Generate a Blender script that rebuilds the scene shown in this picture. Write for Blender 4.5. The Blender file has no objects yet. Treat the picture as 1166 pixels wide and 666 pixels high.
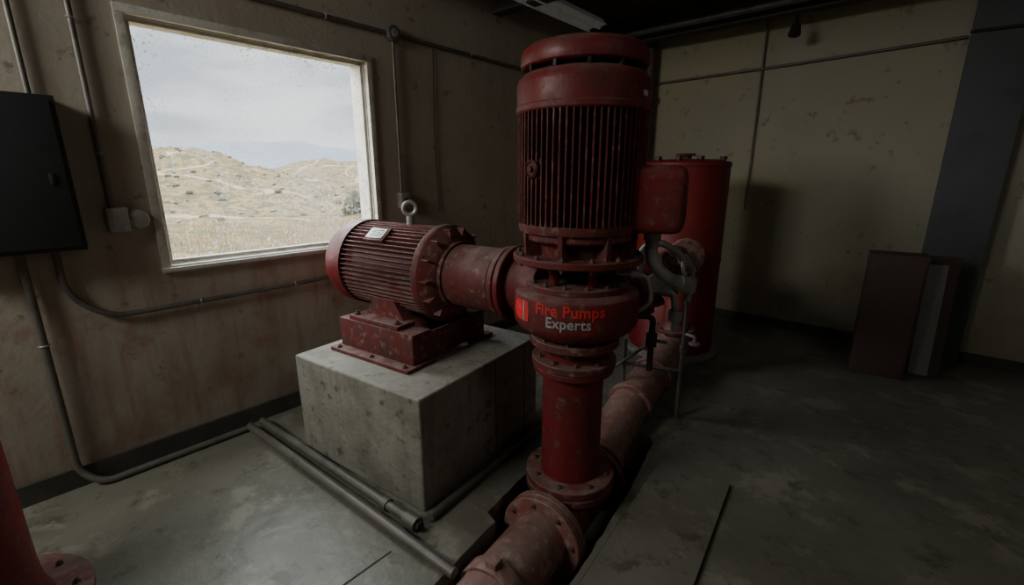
import bpy, bmesh, math, random
from mathutils import Vector, Matrix, noise
random.seed(7)
C = bpy.context.scene.collection
def V(*a): return Vector(a)
# ------------------------------------------------------------------ materials
def nodes_of(name):
    m = bpy.data.materials.new(name); m.use_nodes = True
    nt = m.node_tree; b = nt.nodes['Principled BSDF']
    return m, nt, b
def N(nt, t, **k):
    n = nt.nodes.new(t)
    for a, v in k.items():
        if a in n.inputs: n.inputs[a].default_value = v
        else: setattr(n, a, v)
    return n
def noise_mask(nt, vec, scale, lo, hi, detail=6, rough=.6):
    n = N(nt, 'ShaderNodeTexNoise'); n.inputs['Scale'].default_value = scale
    n.inputs['Detail'].default_value = detail; n.inputs['Roughness'].default_value = rough
    nt.links.new(vec, n.inputs['Vector'])
    r = N(nt, 'ShaderNodeMapRange'); r.inputs['From Min'].default_value = lo; r.inputs['From Max'].default_value = hi
    nt.links.new(n.outputs['Fac'], r.inputs['Value'])
    return r.outputs['Result'], n.outputs['Fac']
def mixc(nt, fac, a, b):
    m = nt.nodes.new('ShaderNodeMix'); m.data_type = 'RGBA'
    def s(i, v):
        if isinstance(v, tuple): m.inputs[i].default_value = (*v[:3], 1)
        else: nt.links.new(v, m.inputs[i])
    if isinstance(fac, float): m.inputs[0].default_value = fac
    else: nt.links.new(fac, m.inputs[0])
    s(6, a); s(7, b)
    return m.outputs[2]
def mat(name, base, dirt=None, rough=.55, metal=0., scale=6., lo=.5, hi=.75, bump=.15, fine=60., speck=None, slo=.62, shi=.7, rough2=None, stretch=(1, 1, 1), dust_lit=None, damt=.6, streak=None):
    m, nt, b = nodes_of(name)
    tc = N(nt, 'ShaderNodeTexCoord'); mp = N(nt, 'ShaderNodeMapping'); mp.inputs['Scale'].default_value = stretch
    nt.links.new(tc.outputs['Object'], mp.inputs['Vector']); vec = mp.outputs['Vector']
    col = base; mk = None
    if dirt:
        mk, _ = noise_mask(nt, vec, scale, lo, hi)
        col = mixc(nt, mk, base, dirt)
    if streak:
        m2 = N(nt, 'ShaderNodeMapping'); m2.inputs['Scale'].default_value = (9, 9, .7); nt.links.new(tc.outputs['Object'], m2.inputs['Vector'])
        ks, _ = noise_mask(nt, m2.outputs['Vector'], 2., .52, .72)
        col = mixc(nt, ks, col, streak)
    if speck:
        mk2, _ = noise_mask(nt, vec, fine * .4, slo, shi)
        col = mixc(nt, mk2, col, speck)
    if dust_lit:   # dust on upward faces, plus light painted in to brighten the tops
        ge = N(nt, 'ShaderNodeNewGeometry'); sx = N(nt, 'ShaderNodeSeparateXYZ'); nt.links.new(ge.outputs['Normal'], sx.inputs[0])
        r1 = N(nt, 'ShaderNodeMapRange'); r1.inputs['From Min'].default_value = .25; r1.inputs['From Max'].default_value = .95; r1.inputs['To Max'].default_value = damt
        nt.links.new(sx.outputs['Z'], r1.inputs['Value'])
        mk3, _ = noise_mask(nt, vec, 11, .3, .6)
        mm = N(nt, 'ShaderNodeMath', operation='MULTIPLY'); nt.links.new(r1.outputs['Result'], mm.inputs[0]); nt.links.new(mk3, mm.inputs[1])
        col = mixc(nt, mm.outputs[0], col, dust_lit)
    if isinstance(col, tuple): b.inputs['Base Color'].default_value = (*col, 1)
    else: nt.links.new(col, b.inputs['Base Color'])
    b.inputs['Roughness'].default_value = rough
    if rough2 is not None and mk is not None:
        r = N(nt, 'ShaderNodeMapRange'); r.inputs['To Min'].default_value = rough; r.inputs['To Max'].default_value = rough2
        nt.links.new(mk, r.inputs['Value']); nt.links.new(r.outputs['Result'], b.inputs['Roughness'])
    b.inputs['Metallic'].default_value = metal
    if bump:
        n = N(nt, 'ShaderNodeTexNoise'); n.inputs['Scale'].default_value = fine; n.inputs['Detail'].default_value = 5
        nt.links.new(vec, n.inputs['Vector'])
        bp = N(nt, 'ShaderNodeBump'); bp.inputs['Strength'].default_value = bump; bp.inputs['Distance'].default_value = .01
        nt.links.new(n.outputs['Fac'], bp.inputs['Height']); nt.links.new(bp.outputs['Normal'], b.inputs['Normal'])
    return m
DUST_LIT = (.27, .19, .165)
RED = mat('red_paint', (.175, .012, .013), (.085, .017, .014), rough=.42, rough2=.8, scale=6, lo=.38, hi=.72, bump=.14, speck=(.17, .085, .07), slo=.57, shi=.75, dust_lit=DUST_LIT, damt=.55)
RED2 = mat('dull_red_paint', (.155, .021, .019), (.085, .034, .029), rough=.5, rough2=.9, scale=9, lo=.38, hi=.68, bump=.2, speck=(.26, .165, .135), slo=.55, shi=.72, dust_lit=DUST_LIT, damt=.65)
REDDARK = mat('dark_red_paint', (.10, .012, .013), (.045, .015, .014), rough=.55, scale=9, lo=.4, hi=.7)  # darker red for motor cores behind the fins, plug and tank fittings
PIPERED = mat('worn_pipe_paint', (.27, .10, .085), (.17, .11, .09), rough=.5, rough2=.85, scale=6, lo=.4, hi=.7, speck=(.36, .26, .22), slo=.50, shi=.68, dust_lit=(.30, .22, .19), damt=.5)
TANKRED = mat('tank_red_paint', (.19, .011, .011), (.12, .012, .011), rough=.5, scale=3, lo=.45, hi=.8, bump=.05)
STEEL = mat('galvanised_steel', (.38, .37, .34), (.20, .18, .15), rough=.45, metal=.4, scale=15, bump=.1)
CONDUIT = mat('conduit_metal', (.17, .16, .14), (.10, .085, .065), rough=.5, metal=.4, scale=8, bump=.1)
DARKM = mat('black_iron', (.035, .033, .03), (.07, .045, .035), rough=.6, metal=.3, scale=12)
PANEL = mat('panel_enamel', (.024, .028, .030), (.017, .02, .021), rough=.55, scale=4, bump=.05)
BROWN = mat('brown_enamel', (.09, .055, .046), (.06, .04, .034), rough=.6, scale=4)
PALE = mat('pale_sheet_metal', (.27, .28, .275), (.18, .18, .175), rough=.6, scale=6)
PLATE = mat('nameplate_aluminium', (.62, .62, .60), (.4, .38, .36), rough=.35, metal=.3, scale=30)
TRIM = mat('window_paint', (.55, .53, .46), (.32, .28, .21), rough=.6, scale=12, lo=.5, hi=.75, bump=.2)
CONC = mat('block_concrete', (.31, .30, .255), (.20, .19, .155), rough=.88, scale=5.0, lo=.40, hi=.66, bump=.5, fine=38, speck=(.12, .112, .09), slo=.57, shi=.68, streak=(.19, .18, .145), dust_lit=(.36, .35, .30), damt=.6)
BLUEG = mat('blue_grey_paint', (.085, .093, .10), (.06, .066, .072), rough=.7, scale=3)
CEIL = mat('ceiling_dark', (.075, .066, .057), (.045, .038, .033), rough=.9, scale=2)
BASEB = mat('baseboard_dark', (.05, .05, .046), (.09, .085, .07), rough=.7, scale=5)
WHITE_GLOW = mat('fixture_enamel_glow', (.8, .8, .77), (.5, .48, .44), rough=.5, scale=6)
_b = WHITE_GLOW.node_tree.nodes['Principled BSDF']; _b.inputs['Emission Color'].default_value = (.85, .9, .88, 1); _b.inputs['Emission Strength'].default_value = .016  # faint glow added so the unlit fixture reads pale
LOGOR = mat('decal_red', (.68, .035, .035), rough=.55, bump=0)
LOGOE = mat('emblem_red', (.85, .03, .03), rough=.5, bump=0)
LOGOG = mat('decal_grey', (.36, .37, .37), rough=.55, bump=0)
LOGOW = mat('decal_white', (.5, .5, .5), rough=.5, bump=0)
JOINT = mat('joint_filler', (.04, .039, .033), (.07, .066, .055), rough=.9, scale=20)

def wall_mat(name, base, d1, rust, lo=.56, blotch=None, sx=5., patch=None):
    m, nt, b = nodes_of(name)
    tc = N(nt, 'ShaderNodeTexCoord'); v = tc.outputs['Object']
    k1, _ = noise_mask(nt, v, 1.3, .4, .75)
    c = mixc(nt, k1, base, d1)
    if patch:
        kp, _ = noise_mask(nt, v, .8, .46, .60, 3)
        c = mixc(nt, kp, c, patch)
    mp = N(nt, 'ShaderNodeMapping'); mp.inputs['Scale'].default_value = (sx, sx, .9); nt.links.new(v, mp.inputs['Vector'])
    k2, _ = noise_mask(nt, mp.outputs['Vector'], 1.6, lo, .85)
    c = mixc(nt, k2, c, rust)
    k3, _ = noise_mask(nt, v, 9, .62, .68, 8)
    c = mixc(nt, k3, c, (d1[0] * .75, d1[1] * .68, d1[2] * .6))
    sp = N(nt, 'ShaderNodeSeparateXYZ'); nt.links.new(v, sp.inputs[0])
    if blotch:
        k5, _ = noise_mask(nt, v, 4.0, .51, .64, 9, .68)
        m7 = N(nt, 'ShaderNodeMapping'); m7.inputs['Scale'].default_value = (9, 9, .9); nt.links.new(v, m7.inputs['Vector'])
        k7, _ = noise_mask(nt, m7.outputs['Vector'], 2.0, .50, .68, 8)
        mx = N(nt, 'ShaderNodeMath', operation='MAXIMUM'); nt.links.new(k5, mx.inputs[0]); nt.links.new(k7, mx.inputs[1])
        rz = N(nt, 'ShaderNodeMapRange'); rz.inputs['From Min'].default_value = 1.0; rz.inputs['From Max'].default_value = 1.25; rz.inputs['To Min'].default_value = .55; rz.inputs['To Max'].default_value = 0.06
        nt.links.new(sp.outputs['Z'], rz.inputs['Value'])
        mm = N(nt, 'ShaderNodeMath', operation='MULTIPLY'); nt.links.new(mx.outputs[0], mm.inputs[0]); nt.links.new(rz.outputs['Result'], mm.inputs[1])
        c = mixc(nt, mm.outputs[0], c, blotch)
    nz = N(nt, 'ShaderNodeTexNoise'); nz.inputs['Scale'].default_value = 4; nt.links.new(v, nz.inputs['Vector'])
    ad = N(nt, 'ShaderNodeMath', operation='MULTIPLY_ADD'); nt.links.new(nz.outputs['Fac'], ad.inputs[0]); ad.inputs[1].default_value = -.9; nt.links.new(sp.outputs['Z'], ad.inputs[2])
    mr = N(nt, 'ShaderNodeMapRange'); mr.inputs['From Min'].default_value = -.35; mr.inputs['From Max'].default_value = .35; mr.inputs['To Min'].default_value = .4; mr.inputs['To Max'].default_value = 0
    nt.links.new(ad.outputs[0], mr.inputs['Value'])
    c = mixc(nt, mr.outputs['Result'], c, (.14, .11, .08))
    nt.links.new(c, b.inputs['Base Color']); b.inputs['Roughness'].default_value = .75
    n = N(nt, 'ShaderNodeTexNoise'); n.inputs['Scale'].default_value = 35; n.inputs['Detail'].default_value = 6; nt.links.new(v, n.inputs['Vector'])
    bp = N(nt, 'ShaderNodeBump'); bp.inputs['Strength'].default_value = .22; bp.inputs['Distance'].default_value = .01
    nt.links.new(n.outputs['Fac'], bp.inputs['Height']); nt.links.new(bp.outputs['Normal'], b.inputs['Normal'])
    return m
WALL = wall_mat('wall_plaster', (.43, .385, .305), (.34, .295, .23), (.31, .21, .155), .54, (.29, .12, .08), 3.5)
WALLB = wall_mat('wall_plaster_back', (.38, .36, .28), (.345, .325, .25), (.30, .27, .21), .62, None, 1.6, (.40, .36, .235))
def floor_mat():
    m, nt, b = nodes_of('floor_concrete')
    tc = N(nt, 'ShaderNodeTexCoord'); v = tc.outputs['Object']
    k1, f1 = noise_mask(nt, v, 1.1, .32, .72)
    c = mixc(nt, k1, (.200, .196, .155), (.125, .126, .098))
    k2, _ = noise_mask(nt, v, 2.6, .53, .60, 10, .74)
    c = mixc(nt, k2, c, (.255, .245, .195))
    k3, _ = noise_mask(nt, v, 6, .55, .62, 10, .76)
    c = mixc(nt, k3, c, (.115, .105, .078))
    k4, _ = noise_mask(nt, v, 22, .61, .67, 6, .7)
    c = mixc(nt, k4, c, (.24, .225, .18))
    nt.links.new(c, b.inputs['Base Color'])
    r = N(nt, 'ShaderNodeMapRange'); r.inputs['To Min'].default_value = .55; r.inputs['To Max'].default_value = .27
    nt.links.new(k1, r.inputs['Value']); nt.links.new(r.outputs['Result'], b.inputs['Roughness'])
    n = N(nt, 'ShaderNodeTexNoise'); n.inputs['Scale'].default_value = 12; n.inputs['Detail'].default_value = 9; nt.links.new(v, n.inputs['Vector'])
    bp = N(nt, 'ShaderNodeBump'); bp.inputs['Strength'].default_value = .25; bp.inputs['Distance'].default_value = .02
    nt.links.new(n.outputs['Fac'], bp.inputs['Height']); nt.links.new(bp.outputs['Normal'], b.inputs['Normal'])
    return m
FLOOR = floor_mat()
def glass_mat():
    m, nt, b = nodes_of('dusty_glass')
    out = nt.nodes['Material Output']
    tc = N(nt, 'ShaderNodeTexCoord'); v = tc.outputs['Object']
    tr = N(nt, 'ShaderNodeBsdfTransparent'); tr.inputs['Color'].default_value = (.97, .98, .98, 1)
    gl = N(nt, 'ShaderNodeBsdfGlossy'); gl.inputs['Roughness'].default_value = .03
    df = N(nt, 'ShaderNodeBsdfTranslucent'); df.inputs['Color'].default_value = (.34, .35, .36, 1)
    m1 = N(nt, 'ShaderNodeMixShader'); m1.inputs[0].default_value = .03
    nt.links.new(tr.outputs[0], m1.inputs[1]); nt.links.new(gl.outputs[0], m1.inputs[2])
    k1, _ = noise_mask(nt, v, 55, .57, .64, 3)
    k2, _ = noise_mask(nt, v, 3, .45, .8)
    k6, _ = noise_mask(nt, v, 5, .38, .60)
    mq = N(nt, 'ShaderNodeMath', operation='MULTIPLY'); nt.links.new(k1, mq.inputs[0]); nt.links.new(k6, mq.inputs[1])
    mu = N(nt, 'ShaderNodeMath', operation='MULTIPLY_ADD'); nt.links.new(mq.outputs[0], mu.inputs[0]); mu.inputs[1].default_value = .6
    m3 = N(nt, 'ShaderNodeMath', operation='MULTIPLY_ADD'); nt.links.new(k2, m3.inputs[0]); m3.inputs[1].default_value = .12; m3.inputs[2].default_value = .03
    nt.links.new(m3.outputs[0], mu.inputs[2])
    m2 = N(nt, 'ShaderNodeMixShader'); nt.links.new(mu.outputs[0], m2.inputs[0])
    nt.links.new(m1.outputs[0], m2.inputs[1]); nt.links.new(df.outputs[0], m2.inputs[2])
    nt.links.new(m2.outputs[0], out.inputs['Surface'])
    return m
GLASS = glass_mat()

# ------------------------------------------------------------------ mesh builder
def align(d):
    return Vector(d).normalized().to_track_quat('Z', 'Y').to_matrix().to_4x4()
class B:
    def __init__(s): s.bm = bmesh.new()
    def box(s, c, size, bevel=0., rz=0., M=None, seg=2):
        bm = bmesh.new()
        bmesh.ops.create_cube(bm, size=1)
        bmesh.ops.scale(bm, vec=size, verts=bm.verts)
        if bevel: bmesh.ops.bevel(bm, geom=bm.edges[:], offset=bevel, segments=seg, affect='EDGES', profile=.6)
        X = Matrix.Translation(c) @ Matrix.Rotation(rz, 4, 'Z')
        if M is not None: X = Matrix.Translation(c) @ M
        bmesh.ops.transform(bm, matrix=X, verts=bm.verts)
        s.add(bm); return s
    def add(s, bm):
        me = bpy.data.meshes.new('t'); bm.to_mesh(me); s.bm.from_mesh(me); bpy.data.meshes.remove(me); bm.free()
    def lathe(s, prof, o=(0, 0, 0), d=(0, 0, 1), seg=56):
        M = Matrix.Translation(o) @ align(d); bm = s.bm; rings = []
        for r, z in prof:
            if r < 1e-5: rings.append([bm.verts.new(M @ V(0, 0, z))])
            else: rings.append([bm.verts.new(M @ V(r * math.cos(2 * math.pi * i / seg), r * math.sin(2 * math.pi * i / seg), z)) for i in range(seg)])
        for a, b in zip(rings, rings[1:]):
            for i in range(seg):
                j = (i + 1) % seg
                if len(a) == 1 and len(b) == 1: continue
                if len(a) == 1: bm.faces.new((a[0], b[i], b[j]))
                elif len(b) == 1: bm.faces.new((a[i], a[j], b[0]))
                else: bm.faces.new((a[i], a[j], b[j], b[i]))
        return s
    def disc(s, o, d, r, h, bev=.004, seg=48, hole=0):
        return s.lathe([(hole, 0), (r - bev, 0), (r, bev), (r, h - bev), (r - bev, h), (hole, h)] + ([(hole, 0)] if hole else []), o, d, seg)
    def cyl(s, a, b, r, r2=None, seg=24):
        a = Vector(a); b = Vector(b); L = (b - a).length; r2 = r if r2 is None else r2
        return s.lathe([(0, 0), (r, 0), (r2, L), (0, L)], a, b - a, seg)
    def tube(s, pts, r, bend=.08, seg=14, cap=True):
        P = [Vector(p) for p in pts]; Q = [P[0]]
        for i in range(1, len(P) - 1):
            a = (P[i - 1] - P[i]); b = (P[i + 1] - P[i]); k = min(bend, a.length * .49, b.length * .49)
            p0 = P[i] + a.normalized() * k; p1 = P[i] + b.normalized() * k
            for t in range(0, 9):
                t /= 8; Q.append(p0 * (1 - t) ** 2 + P[i] * 2 * t * (1 - t) + p1 * t * t)
        Q.append(P[-1]); bm = s.bm; rings = []
        up = None
        for i, q in enumerate(Q):
            t = (Q[min(i + 1, len(Q) - 1)] - Q[max(i - 1, 0)]).normalized()
            if up is None: up = t.orthogonal().normalized()
            up = (up - t * up.dot(t)).normalized(); w = t.cross(up)
            rings.append([bm.verts.new(q + r * (math.cos(2 * math.pi * k / seg) * up + math.sin(2 * math.pi * k / seg) * w)) for k in range(seg)])
        for a, b in zip(rings, rings[1:]):
            for i in range(seg): bm.faces.new((a[i], a[(i + 1) % seg], b[(i + 1) % seg], b[i]))
        if cap: bm.faces.new(rings[0][::-1]); bm.faces.new(rings[-1])
        return s
    def torus(s, c, d, R, r, seg=40, ms=12):
        M = Matrix.Translation(c) @ align(d); bm = s.bm; rr = []
        for i in range(seg):
            a = 2 * math.pi * i / seg
            rr.append([bm.verts.new(M @ V((R + r * math.cos(2 * math.pi * k / ms)) * math.cos(a), (R + r * math.cos(2 * math.pi * k / ms)) * math.sin(a), r * math.sin(2 * math.pi * k / ms))) for k in range(ms)])
        for i in range(seg):
            a = rr[i]; b = rr[(i + 1) % seg]
            for k in range(ms): bm.faces.new((a[k], b[k], b[(k + 1) % ms], a[(k + 1) % ms]))
        return s
    def quad(s, *p): s.bm.faces.new([s.bm.verts.new(Vector(q)) for q in p]); return s
    def prism(s, pts, d):
        a = [s.bm.verts.new(Vector(p)) for p in pts]; b = [s.bm.verts.new(Vector(p) + Vector(d)) for p in pts]
        n = len(a); s.bm.faces.new(a[::-1]); s.bm.faces.new(b)
        for i in range(n): s.bm.faces.new((a[i], a[(i + 1) % n], b[(i + 1) % n], b[i]))
        return s
    def obj(s, name, m, parent=None, ang=32, label=None, **k):
        bmesh.ops.recalc_face_normals(s.bm, faces=s.bm.faces)
        me = bpy.data.meshes.new(name); s.bm.to_mesh(me); s.bm.free(); me.materials.append(m)
        for p in me.polygons: p.use_smooth = True
        me.set_sharp_from_angle(angle=math.radians(ang))
        o = bpy.data.objects.new(name, me); C.objects.link(o)
        if parent is not None: o.parent = parent
        if label: o['label'] = label
        for a, v in k.items(): o[a] = v
        return o
def empty(name, loc, rz, label, category, group=None):
    o = bpy.data.objects.new(name, None); C.objects.link(o); o.location = loc; o.rotation_euler = (0, 0, rz)
    o.empty_display_size = .1; o['label'] = label; o['category'] = category
    if group: o['group'] = group
    return o
STEEL_B = mat('bolt_steel', (.12, .06, .048), (.18, .135, .115), rough=.6, scale=40)
def boltmesh():
    b = B(); b.lathe([(0, 0), (.0130, 0), (.0130, .008), (.011, .011), (0, .011)], seg=6); b.cyl((0, 0, .009), (0, 0, .018), .006, seg=8)
    o = b.obj('bolt', STEEL_B, ang=20); me = o.data; bpy.data.objects.remove(o); return me
BOLT = boltmesh()
def bolts(parent, c, d, R, n, a0=0., scale=1.):
    M = Matrix.Translation(c) @ align(d)
    for i in range(n):
        a = a0 + 2 * math.pi * i / n
        o = bpy.data.objects.new('bolt', BOLT); C.objects.link(o); o.parent = parent
        o.matrix_local = M @ Matrix.Translation((R * math.cos(a), R * math.sin(a), 0)) @ Matrix.Scale(scale, 4)
def flange(parent, c, d, r, h, m, n=8, both=False, hole=0):
    o = B().disc(c, d, r, h).obj('flange', m, parent)
    d = Vector(d).normalized()
    bolts(o, Vector(c) + d * h, d, r * .84, n, .2)
    if both: bolts(o, Vector(c), -d, r * .84, n, .2)
    return o

# ------------------------------------------------------------------ room
YB = 5.4; H = 3.17; XR = 6.0; YF = -2.6
WY0, WY1, WZ0, WZ1 = .64, 1.99, 1.10, 2.375
b = B(); T = .22
def bx(b, x0, x1, y0, y1, z0, z1): b.box(((x0 + x1) / 2, (y0 + y1) / 2, (z0 + z1) / 2), (x1 - x0, y1 - y0, z1 - z0))
bx(b, -T, 0, YF, WY0, -.5, H); bx(b, -T, 0, WY1, YB, -.5, H); bx(b, -T, 0, WY0, WY1, -.5, WZ0); bx(b, -T, 0, WY0, WY1, WZ1, H)
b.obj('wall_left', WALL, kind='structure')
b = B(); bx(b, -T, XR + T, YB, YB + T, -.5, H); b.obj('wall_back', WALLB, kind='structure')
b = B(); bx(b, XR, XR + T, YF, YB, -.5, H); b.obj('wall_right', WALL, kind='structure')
b = B(); bx(b, -T, XR + T, YF - T, YF, -.5, H); b.obj('wall_front', WALL, kind='structure')
b = B(); bx(b, -T, XR + T, YF - T, YB + T, H, H + .15); b.obj('ceiling', CEIL, kind='structure')
# floor with a rough-edged trench
PH = math.radians(7)
PC = V(1.98, 1.74, 0)
def pw(lx, ly, lz=0): return PC + V(lx * math.cos(PH) - ly * math.sin(PH), lx * math.sin(PH) + ly * math.cos(PH), lz)
tl = [(-.185, -1.3), (.26, -1.3), (.26, -.5), (.26, .15), (.22, .75), (-.20, .72), (-.26, .4), (-.26, -.36), (-.19, -.39)]
tr = []
for i in range(len(tl)):
    a = V(*tl[i], 0); c = V(*tl[(i + 1) % len(tl)], 0); n = max(1, int((c - a).length / .06)); w_ = (c - a).normalized().cross(V(0, 0, 1))
    for k in range(n):
        p = a.lerp(c, k / n) + (w_ * random.uniform(-.001, .007) if k else V(0, 0, 0)); tr.append(pw(p.x, p.y))
fo = [V(-T, YF - T, 0), V(XR + T, YF - T, 0), V(XR + T, YB + T, 0), V(-T, YB + T, 0)]
b = B(); bm = b.bm
def loop(pts):
    vs = [bm.verts.new(p) for p in pts]
    return [bm.edges.new((vs[i], vs[(i + 1) % len(vs)])) for i in range(len(vs))]
ee = loop(fo) + loop(tr)
bmesh.ops.triangle_fill(bm, edges=ee, use_beauty=True)
dn = V(0, 0, -.42)
for i in range(len(tr)):
    j = (i + 1) % len(tr); b.quad(tr[i], tr[j], tr[j] + dn, tr[i] + dn)
b.quad(*[p + dn for p in (pw(-.3, -1.4), pw(.3, -1.4), pw(.3, .85), pw(-.3, .85))])
bmesh.ops.remove_doubles(bm, verts=bm.verts, dist=1e-5)
o = b.obj('floor', FLOOR, kind='structure', ang=20)
b = B(); bx(b, 0, .018, YF, YB - .018, 0, .11); b.obj('baseboard_left', BASEB, kind='structure')
b = B(); bx(b, 0, XR, YB - .018, YB, 0, .10); b.obj('baseboard_back', BASEB, kind='structure')
b = B(); b.box((3.40, YB - .07, H / 2), (.38, .14, H), .006); b.obj('trim_1', BLUEG, kind='structure')
for k, y in enumerate((4.95, 3.3, 1.5)):
    b = B(); b.box((3., y, H - .015), (5.9, .12, .03)); b.box((3., y, H - .11), (5.9, .015, .2)); b.box((3., y, H - .21), (5.9, .12, .02))
    b.obj('trim_%d' % (k + 2), CEIL, kind='structure')
b = B(); b.box((1.615, -.85, .0008), (.008, 3.5, .0016)); b.obj('trim_5', JOINT, kind='structure')
# window
def ring(b, y0, y1, z0, z1, t, x0, x1, bev=.004):
    b.box(((x0 + x1) / 2, (y0 + y1) / 2, z1 - t / 2), (x1 - x0, y1 - y0, t), bev)
    b.box(((x0 + x1) / 2, (y0 + y1) / 2, z0 + t / 2), (x1 - x0, y1 - y0, t), bev)
    b.box(((x0 + x1) / 2, y0 + t / 2, (z0 + z1) / 2), (x1 - x0, t, z1 - z0 - 2 * t), bev)
    b.box(((x0 + x1) / 2, y1 - t / 2, (z0 + z1) / 2), (x1 - x0, t, z1 - z0 - 2 * t), bev)
win = empty('window_1', (0, 0, 0), 0, 'large single-pane window with weathered off-white frame', 'window'); win['kind'] = 'structure'
b = B(); ring(b, WY0 - .036, WY1 + .036, WZ0 - .036, WZ1 + .036, .042, -.02, .018); b.obj('window_frame', TRIM, win)
b = B(); ring(b, WY0 + .004, WY1 - .004, WZ0 + .004, WZ1 - .004, .026, -.065, -.035, .003); ring(b, WY0 + .001, WY1 - .001, WZ0 + .001, WZ1 - .001, .010, -.2, -.021, .001); b.obj('sash', TRIM, win)
b = B(); b.box((.005, (WY0 + WY1) / 2, WZ0 - .015), (.06, WY1 - WY0 + .08, .022), .004); b.obj('sill', TRIM, win)
b = B(); b.box((-.05, (WY0 + WY1) / 2, (WZ0 + WZ1) / 2), (.004, WY1 - WY0 - .03, WZ1 - WZ0 - .03)); b.obj('glass', GLASS, win)

# ------------------------------------------------------------------ concrete plinth
MC = pw(-1.06, 0)
b = B(); b.box((.055, -.01, .30), (.99, 1.05, .60), .014, seg=3)
pl = b.obj('concrete_plinth', CONC, ang=40); pl.location = (MC.x, MC.y, 0); pl.rotation_euler = (0, 0, PH)
pl['label'] = 'grey cast concrete equipment plinth under the horizontal motor'; pl['category'] = 'concrete block'
for i, ly in enumerate((.06, .36)):
    q = B(); q.box((.5508, ly, .30), (.002, .007, .57)); q.obj('form_joint', JOINT, pl)

# ------------------------------------------------------------------ horizontal motor
hm = empty('electric_motor', (MC.x, MC.y, .6), PH, 'dark red finned horizontal electric motor bolted to the concrete plinth', 'motor')
ax = .47
def fins(b, R0, R1, z0, z1, n, t, o, d, skip=None):
    M = Matrix.Translation(o) @ align(d)
    for i in range(n):
        a = 2 * math.pi * i / n
        if skip and skip(a): continue
        L = z1 - z0
        X = M @ Matrix.Rotation(a, 4, 'Z') @ Matrix.Translation(((R0 + R1) / 2, 0, (z0 + z1) / 2))
        bm = bmesh.new(); bmesh.ops.create_cube(bm, size=1); bmesh.ops.scale(bm, vec=(R1 - R0, t, L), verts=bm.verts)
        for v in bm.verts:
            if v.co.x > 0: v.co.y *= .55; v.co.z *= .985
        bmesh.ops.transform(bm, matrix=X, verts=bm.verts); b.add(bm)
O = (0, 0, ax)
B().lathe([(0, -.37), (.222, -.37), (.222, .27), (0, .27)], O, (1, 0, 0)).obj('motor_body', REDDARK, hm)
b = B(); fins(b, .215, .253, -.37, .25, 56, .010, O, (1, 0, 0)); b.obj('cooling_fins', RED2, hm)
b = B(); b.lathe([(0, -.545), (.10, -.545), (.19, -.53), (.235, -.505), (.257, -.46), (.262, -.40), (.262, -.345), (.256, -.345), (.256, -.37), (.2, -.37)], O, (1, 0, 0))
for k in range(5): b.torus(V(-.546 + 0.0015 * k, 0, ax), (1, 0, 0), .03 + .03 * k, .003, seg=32, ms=6)
b.obj('fan_cover', RED, hm)
b = B(); b.lathe([(.2, .25), (.264, .25), (.268, .256), (.268, .285), (.262, .295), (.24, .31), (.215, .345), (.185, .36), (.18, .375), (0, .375)], O, (1, 0, 0))
fins(b, .17, .255, .29, .35, 14, .014, O, (1, 0, 0)); eb = b.obj('end_bell', RED2, hm)
bolts(eb, V(.285, 0, ax), (1, 0, 0), .252, 12)
b = B(); b.lathe([(0, .36), (.165, .36), (.168, .365), (.168, .655), (.162, .662), (.150, .67), (0, .67)], O, (1, 0, 0)); b.obj('coupling_housing', RED2, hm)
flange(hm, V(.668, 0, ax), (1, 0, 0), .182, .032, RED2, 10)
b = B(); b.cyl((0, 0, ax + .24), (0, 0, ax + .30), .022); b.torus((0, 0, ax + .342), (.7, -.7, 0), .036, .012); b.obj('eye_bolt', STEEL, hm, label='steel lifting eye bolt')
ang = math.radians(52)
nrm = V(0, -math.cos(ang), math.sin(ang))
M = Matrix(((1, 0, 0, 0), (0, math.sin(ang), -math.cos(ang), 0), (0, math.cos(ang), math.sin(ang), 0), (0, 0, 0, 1)))
b = B(); b.box(V(-.10, 0, ax) + nrm * .250, (.16, .10, .03), .004, M=M); b.obj('nameplate_pad', RED2, hm)
b = B(); b.box(V(-.10, 0, ax) + nrm * .267, (.13, .07, .004), .001, M=M); b.obj('nameplate', PLATE, hm, label='pale aluminium nameplate')
b = B()
for i in range(4): b.box(V(-.10, 0, ax) + nrm * .2705 + M @ V(-.01 * (i % 2), .022 - .014 * i, 0), (.09 - .02 * (i % 2), .004, .001), M=M)
b.obj('nameplate_print', DARKM, hm)
for sy in (-1, 1):
    b = B(); sx = -.03
    b.box((sx, sy * .235, .203), (.40, .13, .026), .005)
    p = [(sx - .155, sy * .135, .214), (sx + .155, sy * .135, .214), (sx + .085, sy * .135, .315), (sx - .085, sy * .135, .315)]
    b.prism(p, (0, sy * .075, 0))
    f = b.obj('motor_foot', RED2, hm)
    for dx in (-.165, .165): bolts(f, V(sx + dx, sy * .268, .216), (0, 0, 1), .0001, 1, scale=1.3)
b = B()
for sy in (-1, 1):
    b.box((-.015, sy * .235, .105), (.60, .14, .17), .006)
b.box((-.305, 0, .10), (.012, .4, .15)); b.box((.275, 0, .10), (.012, .4, .15))
sb = b.obj('base_frame', RED2, hm)
b = B(); b.box((-.015, -.26, .011), (.64, .22, .02), .003); b.box((-.015, .26, .011), (.64, .22, .02), .003); bp = b.obj('base_plate', RED2, hm)
for x in (-.28, -.0, .26): bolts(bp, V(x, -.345, .021), (0, 0, 1), .0001, 1)

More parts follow.
